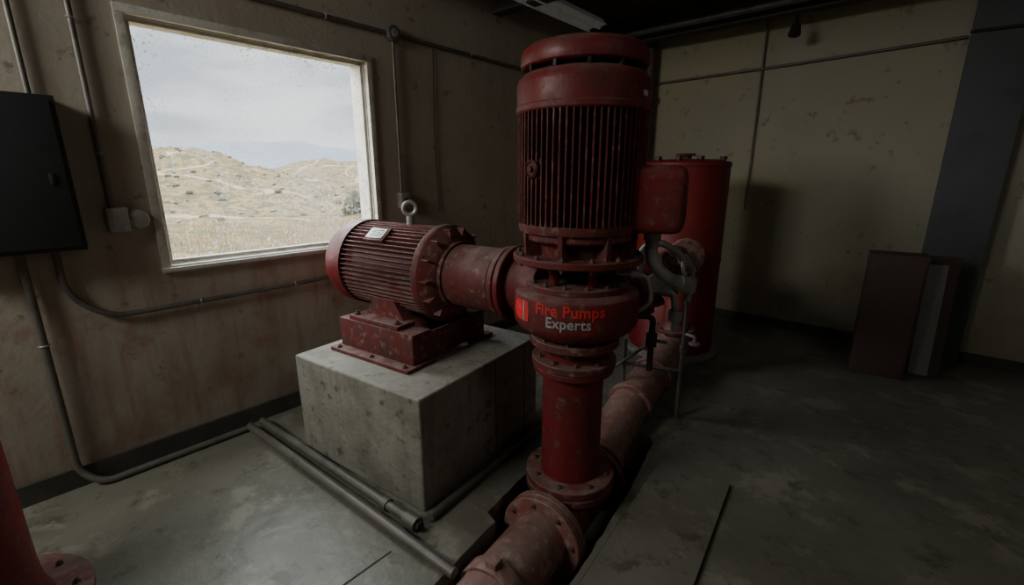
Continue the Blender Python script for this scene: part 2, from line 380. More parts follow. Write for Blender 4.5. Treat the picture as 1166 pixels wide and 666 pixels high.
# ------------------------------------------------------------------ vertical pump
vp = empty('vertical_pump', (PC.x, PC.y, 0), PH, 'tall red vertical fire pump with finned motor above floor trench', 'pump')
Z = (0, 0, 1); O0 = (0, 0, 0)
B().lathe([(0, .13), (.148, .13), (.146, .17), (.146, .68), (.150, .70), (.150, .735), (0, .735)], O0, Z).obj('column_pipe', RED, vp)
flange(vp, (0, 0, .112), Z, .222, .04, RED2, 8)
flange(vp, (0, 0, .068), Z, .222, .04, RED2, 8)
flange(vp, (0, 0, .70), Z, .192, .030, RED, 10)
flange(vp, (0, 0, .733), Z, .200, .035, RED2, 10)
b = B(); b.lathe([(0, .765), (.150, .765), (.145, .79), (.155, .82), (.165, .84), (0, .84)], O0, Z, 64); b.obj('lower_neck', RED, vp)
lc = B().lathe([(0, .835), (.205, .835), (.21, .84), (.21, .868), (.205, .873), (.19, .873), (0, .873)], O0, Z, 64).obj('lower_cover', RED2, vp)
bolts(lc, (0, 0, .835), (0, 0, -1), .185, 10); bolts(lc, (0, 0, .873), (0, 0, 1), .192, 10)
b = B(); b.lathe([(0, .865), (.175, .87), (.19, .885), (.235, .905), (.268, .93), (.283, .955), (.286, .97), (.286, 1.078), (.282, 1.09), (.268, 1.10), (.235, 1.105), (.225, 1.108), (0, 1.108)], O0, Z, 72)
for i in range(10):
    a = 2 * math.pi * (i + .5) / 10; X = Matrix.Rotation(a, 4, 'Z')
    b.prism([X @ V(.16, -.007, .872), X @ V(.185, -.007, .872), X @ V(.262, -.007, .925), X @ V(.16, -.007, .94)], X @ V(0, .014, 0))
b.obj('volute', RED, vp)
uc = B().lathe([(0, 1.105), (.228, 1.105), (.232, 1.109), (.232, 1.128), (.228, 1.132), (.10, 1.132), (0, 1.132)], O0, Z, 64).obj('upper_cover', RED2, vp)
bolts(uc, (0, 0, 1.132), Z, .208, 14)
b = B(); b.lathe([(0, .15), (.155, .15), (.155, .26), (.140, .30), (.140, .33), (0, .33)], (0, 0, 1.07), (-1, 0, 0)); b.obj('suction_nozzle', RED, vp)
flange(vp, (-.318, 0, 1.07), (-1, 0, 0), .19, .03, RED, 10)
b = B(); b.lathe([(0, 1.13), (.085, 1.13), (.085, 1.145), (.06, 1.155), (.06, 1.18), (.038, 1.19), (.038, 1.25), (0, 1.25)], O0, Z); b.obj('shaft_seal', DARKM, vp)
for i in range(6):
    a = math.radians(20 + 60 * i); c, s_ = math.cos(a), math.sin(a)
    B().tube([(.16 * c, .16 * s_, 1.12), (.165 * c, .165 * s_, 1.18), (.20 * c, .20 * s_, 1.25)], .021, bend=.03, seg=10).obj('yoke_post', RED, vp)
b = B(); b.lathe([(0.12, 1.228), (.286, 1.228), (.290, 1.232), (.290, 1.254), (.286, 1.258), (.12, 1.258), (.12, 1.228)], O0, Z, 64); mf = b.obj('motor_flange', RED, vp)
bolts(mf, (0, 0, 1.258), Z, .266, 14); bolts(mf, (0, 0, 1.228), (0, 0, -1), .266, 14)
b = B(); b.lathe([(0, 1.25), (.18, 1.256), (.185, 1.29), (.19, 1.31), (.24, 1.325), (.245, 1.332), (.245, 1.35), (.262, 1.36), (.266, 1.37), (.266, 1.395), (.24, 1.40), (0, 1.40)], O0, Z, 64)
for i in range(8):
    a = math.radians(10 + 45 * i)
    X = Matrix.Rotation(a, 4, 'Z')
    p = [X @ V(.17, -.01, 1.25), X @ V(.25, -.01, 1.25), X @ V(.255, -.01, 1.265), X @ V(.262, -.01, 1.375), X @ V(.17, -.01, 1.375)]
    b.prism(p, X @ V(0, .02, 0))
b.obj('motor_stool', RED2, vp)
B().lathe([(0, 1.39), (.236, 1.39), (.236, 1.86), (0, 1.86)], O0, Z, 64).obj('vertical_motor_body', REDDARK, vp)
b = B(); fins(b, .23, .273, 1.395, 1.845, 66, .009, O0, Z); b.obj('cooling_fins', RED2, vp)
b = B(); b.lathe([(.22, 1.84), (.273, 1.84), (.279, 1.846), (.279, 1.865), (.275, 1.87), (.275, 1.945), (.268, 1.97), (.25, 1.988), (.22, 1.997), (0, 1.997)], O0, Z, 72); b.obj('upper_housing', RED, vp)
b = B(); b.lathe([(0, 1.99), (.205, 1.99), (.205, 2.02), (0, 2.02)], O0, Z)
for i in range(12):
    a = 2 * math.pi * i / 12; b.box((.225 * math.cos(a), .225 * math.sin(a), 2.005), (.05, .012, .03), rz=a)
b.obj('vent_neck', DARKM, vp)
b = B(); b.lathe([(0, 2.012), (.25, 2.012), (.258, 2.017), (.260, 2.027), (.260, 2.055), (.252, 2.078), (.23, 2.093), (.19, 2.103), (.15, 2.106), (.14, 2.118), (.11, 2.122), (0, 2.124)], O0, Z, 72); b.obj('fan_cap', RED, vp)
def rad(a, r, z): return V(r * math.cos(a), r * math.sin(a), z)
fa = math.radians(-64.2)
a1 = fa - math.radians(44)
d1 = rad(a1, 1, 0)
b = B(); b.lathe([(0, 0), (.036, 0), (.036, .03), (.028, .036), (.026, .03), (.012, .03), (.012, .042), (0, .042)], rad(a1, .25, 1.62), d1); b.cyl(rad(a1, .23, 1.62), rad(a1, .26, 1.62), .05); b.obj('drain_plug', REDDARK, vp)
a2 = fa + math.radians(84)
Mb = Matrix.Rotation(a2, 4, 'Z')
b = B(); b.box(rad(a2, .315, 1.50), (.24, .27, .275), .055, M=Mb, seg=6); b.box(rad(a2, .25, 1.50), (.12, .22, .25), .012, M=Mb); b.obj('terminal_box', RED, vp)
b = B(); b.box(rad(a2, .433, 1.50), (.012, .17, .18), .004, M=Mb); b.obj('terminal_box_cover', RED, vp)
b = B(); b.box(rad(fa + math.radians(58), .277, 1.90), (.006, .035, .02), .002, M=Matrix.Rotation(fa + math.radians(58), 4, 'Z')); b.obj('rating_plate', PLATE, vp)
p0 = rad(a2, .32, 1.375)
b = B(); b.cyl(p0, p0 + V(0, 0, -.05), .036); b.tube([p0, p0 + V(0, 0, -.14), p0 + V(.06, .05, -.22), p0 + V(.10, .16, -.26)], .028, bend=.07)
b.cyl(p0 + V(.09, .13, -.25), p0 + V(.12, .21, -.28), .036)
b.obj('flexible_conduit', STEEL, vp, label='grey flexible steel conduit')
b = B(); b.tube([rad(a2, .10, 1.17), rad(a2, .31, 1.17), rad(a2, .34, 1.05), rad(a2, .28, 1.0)], .011, bend=.04)
b.cyl(rad(a2, .24, 1.17), rad(a2, .28, 1.17), .02); b.obj('seal_water_tube', STEEL, vp)
b = B(); b.tube([rad(a2, .27, .98), rad(a2, .35, .98), rad(a2, .35, .80), rad(a2, .35, .72)], .014, bend=.03); b.cyl(rad(a2, .35, .90), rad(a2, .35, .84), .024); b.box(rad(a2, .35, .87) + V(.03, 0, 0), (.08, .012, .012), .002); b.obj('drain_cock', DARKM, vp)
b = B(); b.lathe([(0, .15), (.125, .15), (.125, .29), (.115, .31), (.115, .34), (0, .34)], (0.02, 0, 1.0), (.12, 1, 0)); b.obj('discharge_nozzle', RED2, vp)
dn = V(.12, 1, 0).normalized()
flange(vp, V(.02, 0, 1.0) + dn * .33, dn, .17, .03, RED2, 8, both=True)
def wrap_text(txt, zc, width, a_c, m, name, r=.2880, bold=.018):
    cu = bpy.data.curves.new('txt', 'FONT'); cu.body = txt; cu.size = 1; cu.resolution_u = 3; cu.offset = bold; cu.space_character = 1.04
    to = bpy.data.objects.new('txt', cu); C.objects.link(to)
    dg = bpy.context.evaluated_depsgraph_get(); me = bpy.data.meshes.new_from_object(to.evaluated_get(dg))
    bpy.data.objects.remove(to)
    xs = [v.co.x for v in me.vertices]; x0, x1 = min(xs), max(xs); s = width / (x1 - x0)
    bm = bmesh.new(); bm.from_mesh(me)
    for _ in range(2): bmesh.ops.subdivide_edges(bm, edges=[e for e in bm.edges if abs(e.verts[0].co.x - e.verts[1].co.x) * s > .006], cuts=1)
    for v in bm.verts:
        x = (v.co.x - (x0 + x1) / 2) * s; z = v.co.y * s * 1.05; a = a_c + x / r
        v.co = V(r * math.cos(a), r * math.sin(a), zc + z)
    bmesh.ops.triangulate(bm, faces=bm.faces)
    me2 = bpy.data.meshes.new(name); bm.to_mesh(me2); bm.free(); me2.materials.append(m)
    o = bpy.data.objects.new(name, me2); C.objects.link(o); o.parent = vp
    return o
wrap_text('Fire Pumps', 1.036, .30, fa - .09, LOGOR, 'lettering', bold=.028)['label'] = 'red painted lettering on the pump body'
wrap_text('Experts', .985, .19, fa - .10, LOGOG, 'lettering')['label'] = 'light grey painted lettering on the pump body'
def patch(poly, m, name, r=.2885):
    bm = bmesh.new(); vs = [bm.verts.new(V(x, y, 0)) for x, y in poly]; bm.faces.new(vs); bmesh.ops.triangulate(bm, faces=bm.faces)
    for _ in range(3): bmesh.ops.subdivide_edges(bm, edges=bm.edges[:], cuts=1)
    for v in bm.verts:
        a = fa + v.co.x / .2885; z = v.co.y; v.co = V(r * math.cos(a), r * math.sin(a), z)
    bmesh.ops.recalc_face_normals(bm, faces=bm.faces)
    me = bpy.data.meshes.new(name); bm.to_mesh(me); bm.free(); me.materials.append(m)
    o = bpy.data.objects.new(name, me); C.objects.link(o); o.parent = vp; return o
x0 = -.345
patch([(x0 + .01, 1.0), (x0 + .04, .985), (x0 + .08, .985), (x0 + .085, 1.03), (x0 + .08, 1.076), (x0 + .04, 1.074), (x0 + .012, 1.058), (x0, 1.03)], LOGOE, 'emblem', .2882)
patch([(x0 + .098, .985), (x0 + .122, .985), (x0 + .126, 1.02), (x0 + .112, 1.045), (x0 + .124, 1.076), (x0 + .1, 1.076)], LOGOR, 'emblem', .2882)
patch([(x0 + .087, .985), (x0 + .094, .985), (x0 + .096, 1.076), (x0 + .088, 1.076)], LOGOW, 'emblem_mark', .2885)

# ------------------------------------------------------------------ trench pipework
sp_ = empty('suction_pipe', (PC.x, PC.y, 0), PH, 'worn red flanged water pipe running through the floor trench', 'pipe')
zc = -.07
b = B(); b.cyl((0, -.24, zc), (0, .26, zc), .150, seg=40); b.lathe([(0, zc), (.150, zc), (.150, .03), (.158, .05), (.158, .068), (0, .068)], O0, Z, 40); b.obj('tee', RED2, sp_)
flange(sp_, (0, -.225, zc), (0, -1, 0), .205, .035, PIPERED, 8, both=True)
flange(sp_, (0, -.262, zc), (0, -1, 0), .205, .035, PIPERED, 8)
flange(sp_, (0, .25, zc), (0, 1, 0), .205, .035, RED2, 8)
b = B(); b.cyl((0, -.29, zc), (0, -1.28, zc), .138, seg=40); b.obj('pipe', PIPERED, sp_)
b = B(); b.lathe([(.13, 0), (.15, 0), (.155, .01), (.155, .07), (.15, .08), (.13, .08)], (0, -.62, zc), (0, -1, 0), 40); b.box((0, -.66, zc + .165), (.05, .05, .03), .004); b.obj('pipe_coupling', PIPERED, sp_)
s0 = V(0, .28, zc)
b = B(); b.tube([s0, V(0, .8, .10), V(0, 1.66, .17), V(0, 1.88, .19), V(0, 1.885, .36)], .128, bend=.16, seg=32); b.obj('rear_pipe', PIPERED, sp_)
for y_, z_ in ((.38, -.035), (.86, .108), (1.30, .14)):
    b = B(); b.disc(V(0, y_, z_), V(0, 1, .1 if y_ > .5 else .33), .15, .05, .006); b.obj('pipe_coupling', PIPERED, sp_)
flange(sp_, (0, 1.885, .345), Z, .165, .028, RED2, 8, both=True)
b = B(); b.lathe([(0, .37), (.125, .37), (.095, .43), (.092, .78), (0, .78)], (0, 1.885, 0), Z, 40); b.obj('riser_pipe', RED, sp_)
flange(sp_, (0, 1.885, .78), Z, .145, .03, RED2, 8)
flange(sp_, (0, 1.885, .812), Z, .145, .03, RED2, 8)
dp = empty('discharge_pipe', (PC.x, PC.y, 0), PH, 'red discharge pipe with gate valve behind the pump', 'pipe')
q0 = V(.02, 0, 1.0) + dn * .365
b = B(); b.tube([q0, V(.03, 1.6, 1.0), V(.0, 1.885, 1.0), V(0, 1.885, .845)], .092, bend=.09, seg=28); b.obj('pipe', RED2, dp)
flange(dp, q0, dn, .165, .028, RED2, 8)
vpos = q0 + V(0, .38, 0)
vb = B(); vb.lathe([(0, -.13), (.15, -.13), (.15, -.10), (.11, -.09), (.13, 0), (.11, .09), (.15, .10), (.15, .13), (0, .13)], vpos, (0, 1, 0)); vb.lathe([(.1, 0), (.1, .14), (.13, .145), (.13, .17), (.05, .19), (.03, .28), (0, .28)], vpos, (.95, 0, .3))
vb.lathe([(.105, 0), (.11, .12), (.12, .125), (.12, .15), (.06, .16), (.06, .20), (0, .20)], vpos, (.15, 0, -1)); vbo = vb.obj('valve_body', RED, dp)
wd = V(.95, 0, .3).normalized(); wc = vpos + wd * .27
bolts(vbo, vpos + wd * .172, wd, .112, 8)
b = B(); b.torus(wc, wd, .085, .011)
pr = wd.orthogonal().normalized(); ps = wd.cross(pr)
for k in range(5):
    a = 2 * math.pi * k / 5; b.cyl(wc, wc + (pr * math.cos(a) + ps * math.sin(a)) * .085, .007, seg=8)
b.cyl(wc - wd * .03, wc + wd * .04, .016); b.obj('handwheel', STEEL, dp, label='worn grey steel handwheel')
b = B()
b.lathe([(0, .05), (.10, .05), (.10, .14), (.135, .14), (.14, .145), (.14, .17), (.135, .175), (.06, .175), (.05, .19), (0, .19)], V(0, 1.80, 1.0), V(.55, -.83, 0)); fo_ = b.obj('blind_flange', PIPERED, dp)
bolts(fo_, V(0, 1.80, 1.0) + V(.55, -.83, 0).normalized() * .175, V(.55, -.83, 0), .115, 8)
b = B(); b.tube([vpos + V(.05, -.2, .08), vpos + V(.05, -.2, .22), vpos + V(.14, -.2, .26), vpos + V(.22, -.1, .2), vpos + V(.26, .1, .0), vpos + V(.24, .12, -.12)], .019, bend=.05); b.cyl(vpos + V(.26, .09, .02), vpos + V(.25, .115, -.06), .034); b.cyl(vpos + V(.05, -.2, .13), vpos + V(.05, -.2, .19), .032, seg=6); b.cyl(vpos + V(.235, -.05, .15), vpos + V(.25, .03, .09), .03, seg=6); b.obj('bypass_tube', STEEL, dp, label='grey steel bypass tube')
gp = vpos + V(.16, -.26, .05); gd = V(.45, -.89, 0)
b = B(); b.tube([vpos + V(.06, -.16, .03), gp + V(0, .03, -.02), gp], .010, bend=.02); b.lathe([(0, -.02), (.045, -.02), (.05, -.015), (.05, .012), (.045, .016), (.042, .012), (0, .012)], gp, gd, 32); b.obj('pressure_gauge', STEEL, dp, label='small round steel pressure gauge')
b = B(); b.tube([vpos + V(.10, -.1, -.02), vpos + V(.22, -.12, -.02), vpos + V(.24, -.12, -.14), vpos + V(.24, -.12, -.24)], .018, bend=.04); b.cyl(vpos + V(.15, -.112, -.02), vpos + V(.20, -.118, -.02), .032, seg=6); b.lathe([(0, 0), (.034, 0), (.038, .03), (.034, .06), (0, .06)], vpos + V(.24, -.12, -.12), (0, 0, -1), 20); b.box(vpos + V(.24, -.18, -.15), (.014, .10, .014), .003); b.obj('ball_valve', STEEL, dp, label='worn grey steel ball valve')
st = empty('pipe_stand', (2.02, 2.83, 0), PH, 'thin dark steel pipe stand with horizontal brace beside the pipe', 'pipe support')
b = B()
b.tube([(.09, 0, .0), (.09, 0, .84)], .014); b.tube([(-.27, -.08, .0), (-.27, -.08, .52)], .014)
b.tube([(-.27, -.08, .34), (.09, 0, .34)], .012); b.tube([(-.36, -.16, .28), (-.12, .0, .50)], .011)
b.disc((.09, 0, 0), Z, .045, .01); b.disc((-.27, -.08, 0), Z, .045, .01); b.cyl((.09, 0, .48), (.09, 0, .52), .022); b.cyl((.09, 0, .80), (.09, 0, .86), .022)
b.obj('stand_frame', CONDUIT, st)
b = B(); b.tube([(.09, 0, .60), (.16, -.02, .60), (.16, -.02, .56)], .011, bend=.02); b.disc((.16, -.02, .545), (0, 0, 1), .035, .016); b.obj('drain_valve', STEEL, st)

# ------------------------------------------------------------------ tank
tk = empty('pressure_tank', (1.53, 4.10, 0), 0, 'tall bright red cylindrical water tank on a round concrete pad', 'tank')
B().lathe([(0, .05), (.37, .05), (.374, .06), (.374, .10), (.368, .11), (.368, 1.66), (.373, 1.665), (.373, 1.69), (.366, 1.70), (.28, 1.72), (0, 1.73)], O0, Z, 72).obj('tank_shell', TANKRED, tk)
B().disc((0, 0, 0), Z, .42, .05, .006).obj('tank_pad', CONC, tk)
for (x, y) in ((-.12, -.28), (.06, -.30), (.2, -.2), (.31, .02)):
    b = B(); b.cyl((x, y, 1.69), (x, y, 1.735), .02); b.cyl((x, y, 1.72), (x, y, 1.745), .03, seg=6); b.obj('tank_fitting', REDDARK, tk)
b = B(); b.cyl((.0, 0, 1.70), (.0, 0, 1.76), .05); b.disc((0, 0, 1.755), Z, .08, .02); b.obj('tank_nozzle', RED2, tk)
b = B(); b.lathe([(.368, 0), (.373, .003), (.373, .02), (.368, .023)], (0, 0, .86), Z, 72); b.obj('weld_band', TANKRED, tk)

# ------------------------------------------------------------------ electrical and conduits
ep = empty('breaker_box', (0, .04, 1.25), 0, 'dark blue-grey steel breaker box mounted on the plaster wall', 'electrical panel')
b = B(); b.box((.065, 0, .345), (.13, .54, .69), .005); b.obj('cabinet_body', PANEL, ep)
b = B(); b.box((.137, 0, .345), (.012, .50, .65), .004); b.obj('door', PANEL, ep)
b = B(); b.box((.147, .20, .33), (.012, .015, .05), .003); b.obj('door_handle', PANEL, ep)
for z in (.1, .58):
    b = B(); b.cyl((.145, -.25, z), (.145, -.25, z + .06), .008, seg=10); b.obj('hinge', DARKM, ep)

def conduit(pts, r, label, straps=(), bend=.1, m=CONDUIT, name='electrical_conduit'):
    b = B(); b.tube(pts, r, bend=bend); o = b.obj(name, m); o['label'] = label; o['category'] = 'conduit'
    for (p, d) in straps:
        s = B(); s.torus(p, d, r + .002, .004, seg=20, ms=6); s.obj('strap', STEEL, o)
    return o
CW = .024
conduit([(CW, .24, 1.94), (CW, .24, 3.16)], .012, 'thin metal conduit rising from the breaker box', [((CW, .24, 2.6), (0, 0, 1))])
conduit([(CW, .44, 1.44), (CW, .44, 3.16)], .013, 'metal conduit rising from the wall outlet box', [((CW, .44, 1.7), (0, 0, 1)), ((CW, .44, 2.3), (0, 0, 1))])
conduit([(.04, .08, 1.25), (.04, .08, .10), (.10, .16, .022), (.10, .86, .022)], .017, 'metal conduit dropping from the panel and bending along the floor', [((.04, .08, .8), (0, 0, 1))], bend=.14)
conduit([(.03, .20, 1.25), (.03, .20, 1.02), (.03, .34, .88), (.03, 1.2, .885), (.03, 2.0, .90)], .014, 'metal conduit sweeping across the wall below the window', [((.03, .75, .883), (0, 1, 0)), ((.03, 1.3, .887), (0, 1, 0))], bend=.12)
conduit([(CW, YF + .05, 2.60), (CW, 5.33, 2.58)], .013, 'metal conduit running high along the plaster wall', [((CW, 1.7, 2.59), (0, 1, 0)), ((CW, 3.0, 2.59), (0, 1, 0))])
conduit([(CW, 2.21, 2.55), (CW, 2.21, 1.47)], .012, 'metal conduit dropping to the outlet box beside the window', [((CW, 2.21, 2.1), (0, 0, 1))])
conduit([(.01, 2.60, 2.56), (.01, 2.58, 1.9), (.01, 2.60, 1.30)], .004, 'thin dark crack line down the wall', m=DARKM, name='wall_crack')  # stands for a crack in the plaster, built as a thin tube
conduit([(.05, YB - .03, 2.60), (2.0, YB - .03, 2.62), (3.19, YB - .03, 2.65)], .012, 'metal conduit running along the rear wall', [((1.2, YB - .03, 2.615), (1, 0, 0)), ((2.5, YB - .03, 2.635), (1, 0, 0))])
conduit([(3.2, YB - .155, 2.66), (5.2, YB - .155, 2.60)], .011, 'metal conduit running past the blue-grey pilaster', m=DARKM)
conduit([(1.73, YB - .035, 3.16), (1.73, YB - .035, 1.24)], .009, 'thin metal conduit hanging down the rear wall', [((1.73, YB - .035, 2.2), (0, 0, 1))], m=CONDUIT)
b = B(); b.tube([(.60, 5.25, 0), (.60, 5.25, 3.16)], .055, seg=24); o = b.obj('standpipe', BROWN); o['label'] = 'dark brown vertical standpipe near the room corner'; o['category'] = 'pipe'
for z in (1.0, 2.4):
    s = B(); s.disc((.60, 5.25, z), Z, .075, .06); s.obj('pipe_coupling', BROWN, o)
for (yy, zz, rr) in ((5.1, 3.0, .02), (4.72, 2.99, .03)):
    b = B(); b.tube([(.3, yy, zz), (5.5, yy, zz)], rr, seg=16); o = b.obj('ceiling_pipe', CONDUIT); o['label'] = 'thin dark sprinkler pipe under the ceiling'; o['category'] = 'pipe'

def wbox(y, z, w, h, label, d=.05, bev=.006):
    e_ = empty('outlet_box', (0, y, z), 0, label, 'outlet box')
    b = B(); b.box((d / 2, 0, 0), (d, w, h), bev, seg=4); b.obj('box_body', STEEL, e_)
    b = B(); b.box((d + .003, 0, 0), (.006, w - .012, h - .012), .002); b.obj('cover_plate', STEEL, e_)
    return e_
wbox(.455, 1.375, .095, .13, 'grey metal outlet box at the end of the conduit', .055, .016)
o = wbox(2.23, 1.40, .09, .12, 'grey metal outlet box beside the window')
B().cyl((.05, 0, 0), (.062, 0, 0), .02).obj('socket', DARKM, o)
e_ = empty('round_junction', (0, .535, 1.372), 0, 'round grey conduit fitting next to the outlet box', 'conduit fitting')
B().lathe([(0, 0), (.052, 0), (.052, .03), (.045, .045), (.03, .05), (0, .05)], O0, (1, 0, 0)).obj('fitting_body', STEEL, e_)
e_ = empty('junction_box', (0, 2.21, 2.59), 0, 'dark round junction box where wall conduits meet', 'junction box')
B().lathe([(0, 0), (.055, 0), (.055, .05), (.048, .056), (0, .056)], O0, (1, 0, 0)).obj('box_body', CONDUIT, e_)
B().disc((.056, 0, 0), (1, 0, 0), .03, .006).obj('box_cover', STEEL, e_)
def fpipe(a, c, label, cap, r=.024):
    o = B().tube([a, c], r, seg=20).obj('floor_pipe', CONDUIT); o['label'] = label; o['category'] = 'pipe'
    d = (Vector(c) - Vector(a)).normalized()
    if cap:
        B().cyl(Vector(c) - d * .05, Vector(c) + d * .03, .034).obj('pipe_coupling', CONDUIT, o)
        B().cyl(Vector(c) - d * .22, Vector(c) - d * .18, .031).obj('pipe_coupling', CONDUIT, o)
        B().lathe([(0, 0), (.022, 0), (.022, .02), (0, .02)], Vector(c) + d * .03, d, 6).obj('pipe_plug', DARKM, o)
    return o
fpipe((.10, .955, .035), (1.58, 1.05, .035), 'grey steel floor pipe ending in a plugged coupling near the plinth', True)
fpipe((.10, .88, .032), (1.935, .985, .032), 'grey steel floor pipe reaching across to the trench pipe', False)
fpipe((1.605, 1.13, .024), (1.49, 2.2, .024), 'dark steel floor pipe along the side of the plinth', False, .020)
cs = B(); cx = [pw(.285, -1.25), pw(.66, -1.25), pw(.69, .50), pw(.315, .50)]
cs.prism([p + V(0, 0, .0005) for p in cx], (0, 0, .018)); o = cs.obj('trench_cover', FLOOR, ang=20); o['label'] = 'thin concrete cover slab along the trench edge'; o['category'] = 'floor slab'
cj = B(); cx = [pw(.275, -1.26), pw(.665, -1.26), pw(.696, .508), pw(.307, .508)]
cj.prism([p + V(0, 0, .0003) for p in cx], (0, 0, .0014)); cj.obj('slab_joint', JOINT, o, ang=20)

rs = empty('red_standpipe', (.80, -.30, 0), 0, 'short red capped standpipe with bolted floor flange', 'standpipe')
B().lathe([(0, .02), (.23, .02), (.215, .05), (.20, .10), (.195, .2), (.195, .72), (.185, .78), (.14, .835), (.07, .86), (0, .865)], O0, Z).obj('pipe_body', RED, rs)
flange(rs, (0, 0, 0), Z, .33, .035, RED2, 10)
b = B(); b.cyl((.05, .0, .84), (.05, 0, .91), .03); b.obj('cap_nut', RED2, rs)

cb = empty('metal_cabinet', (3.065, 4.67, 0), math.radians(6), 'tall dark brown sheet-metal cabinet standing near the rear wall', 'cabinet')
b = B(); b.box((0, .0, .50), (.36, .22, 1.0), .006); b.obj('cabinet_body', BROWN, cb)
b = B(); b.box((0, -.118, .50), (.33, .014, .95), .004); b.obj('door', BROWN, cb)
Mt = Matrix.Rotation(math.radians(-6), 4, 'X')
pp = empty('sheet_metal_panel', (3.355, 4.80, 0), math.radians(12), 'narrow sheet-metal panel with pale strip leaning beside the brown cabinet', 'metal panel')
b = B(); b.box((.01, .055, .49), (.20, .02, .98), .003, M=Mt); b.obj('panel_sheet', BROWN, pp)
b = B(); b.box((-.02, .041, .46), (.125, .006, .90), .001, M=Mt); b.obj('pale_strip', PALE, pp)

lf = empty('fluorescent_fixture', (.48, 3.1, 2.98), 0, 'unlit white fluorescent strip fixture with an added faint glow, hung below the ceiling', 'ceiling light')
b = B(); b.prism([(-.12, -1.15, 0), (.12, -1.15, 0), (.07, -1.15, .06), (-.07, -1.15, .06)], (0, 2.3, 0))
for k in range(5): b.box((-.08 + .04 * k, 0, -.006), (.006, 2.28, .014))
b.obj('housing', WHITE_GLOW, lf)
for x in (-.06, .06): B().cyl((x, -1.12, -.022), (x, 1.12, -.022), .016, seg=14).obj('tube_lamp', WHITE_GLOW, lf)
for y in (-.8, .8): B().cyl((0, y, .05), (0, y, .19), .006, seg=8).obj('hanger', DARKM, lf)
fl = empty('pipe_hanger', (2.05, 5.02, 3.06), 0, 'small dark iron hanger clamp below the ceiling', 'hanger')
b = B(); b.cyl((0, 0, .1), (0, 0, -.13), .012, seg=10); b.torus((0, 0, -.16), (1, 0, 0), .03, .01); b.obj('hanger_clamp', DARKM, fl)
b = B(); b.cyl((0, 0, -.19), (0, -.03, -.27), .035, .05); b.obj('hanger_weight', DARKM, fl)

# ------------------------------------------------------------------ outdoors
def hill_mat(name, c1, c2, bush, sc, lo=.56, hi=.6, trail=None):
    m, nt, b = nodes_of(name); tc = N(nt, 'ShaderNodeTexCoord'); v = tc.outputs['Object']
    k1, _ = noise_mask(nt, v, sc * .12, .35, .7); c = mixc(nt, k1, c1, c2)
    k2, _ = noise_mask(nt, v, sc, lo, hi, 5, .6); c = mixc(nt, k2, c, bush)
    k4, _ = noise_mask(nt, v, sc * 3.2, lo + .01, hi + .03, 3, .6); c = mixc(nt, k4, c, bush)
    if trail:
        nn = N(nt, 'ShaderNodeTexNoise'); nn.inputs['Scale'].default_value = .12; nn.inputs['Detail'].default_value = 3; nt.links.new(v, nn.inputs['Vector'])
        vm = N(nt, 'ShaderNodeVectorMath', operation='MULTIPLY_ADD'); nt.links.new(nn.outputs['Color'], vm.inputs[0]); vm.inputs[1].default_value = (9, 9, 0); nt.links.new(v, vm.inputs[2])
        vo = N(nt, 'ShaderNodeTexVoronoi', feature='DISTANCE_TO_EDGE'); vo.inputs['Scale'].default_value = .05; nt.links.new(vm.outputs[0], vo.inputs['Vector'])
        mr = N(nt, 'ShaderNodeMapRange'); mr.inputs['From Min'].default_value = .012; mr.inputs['From Max'].default_value = .024; mr.inputs['To Min'].default_value = .85; mr.inputs['To Max'].default_value = 0
        nt.links.new(vo.outputs['Distance'], mr.inputs['Value']); c = mixc(nt, mr.outputs['Result'], c, trail)
    nt.links.new(c, b.inputs['Base Color']); b.inputs['Roughness'].default_value = 1
    b.inputs['Specular IOR Level'].default_value = 0
    return m
HILL = hill_mat('dry_hill', (.165, .112, .056), (.14, .098, .050), (.066, .060, .035), .9, .49, .55, (.23, .18, .115))
MTN = hill_mat('haze_tinted_mountain', (.130, .145, .165), (.12, .135, .155), (.112, .125, .142), .05)  # distance haze is painted into the mountain colours
GRASS = mat('dry_grass', (.20, .145, .065), (.12, .11, .045), rough=1, bump=0, scale=.5)
SHRUB = mat('shrub_leaves', (.055, .055, .028), (.078, .074, .042), rough=1, bump=0, scale=2)
def g(x, y, cx, cy, sx, sy, h): return h * math.exp(-((x - cx) / sx) ** 2 - ((y - cy) / sy) ** 2)
def hz(x, y):
    d = -x
    z = -.35 - .9 * min(1, max(0, (d - 5) / 25))
    z += g(x, y, -80, 21, 26, 9, 4.9) + g(x, y, -85, 5, 30, 14, 3.6) + g(x, y, -75, 34, 22, 9, 1.6) + g(x, y, -120, 62, 30, 13, 4.2) + g(x, y, -125, 85, 30, 20, 4.6)
    z += max(0, (d - 60)) * .016
    k = min(1, max(0, (d - 12) / 30))
    z += k * (.9 * noise.noise(V(x * .06, y * .06, 0)) + .9 * noise.noise(V(x * .17, y * .17, 3)) + .5 * noise.noise(V(x * .5, y * .5, 7)))
    return z
def terrain(name, xs, ys, f, m, label):
    bm = bmesh.new(); G = [[bm.verts.new(V(x, y, f(x, y))) for y in ys] for x in xs]
    for i in range(len(xs) - 1):
        for j in range(len(ys) - 1): bm.faces.new((G[i][j], G[i + 1][j], G[i + 1][j + 1], G[i][j + 1]))
    bmesh.ops.recalc_face_normals(bm, faces=bm.faces)
    me = bpy.data.meshes.new(name); bm.to_mesh(me); bm.free(); me.materials.append(m)
    for p in me.polygons: p.use_smooth = True
    o = bpy.data.objects.new(name, me); C.objects.link(o); o['label'] = label; o['category'] = 'hillside'; return o
xs = [-.3 - 150 * (i / 150) ** 1.5 for i in range(151)]; ys = [-60 + 210 * j / 260 for j in range(261)]
terrain('desert_ground', xs, ys, hz, HILL, 'dry tan desert ground and scrubby hills outside the window')
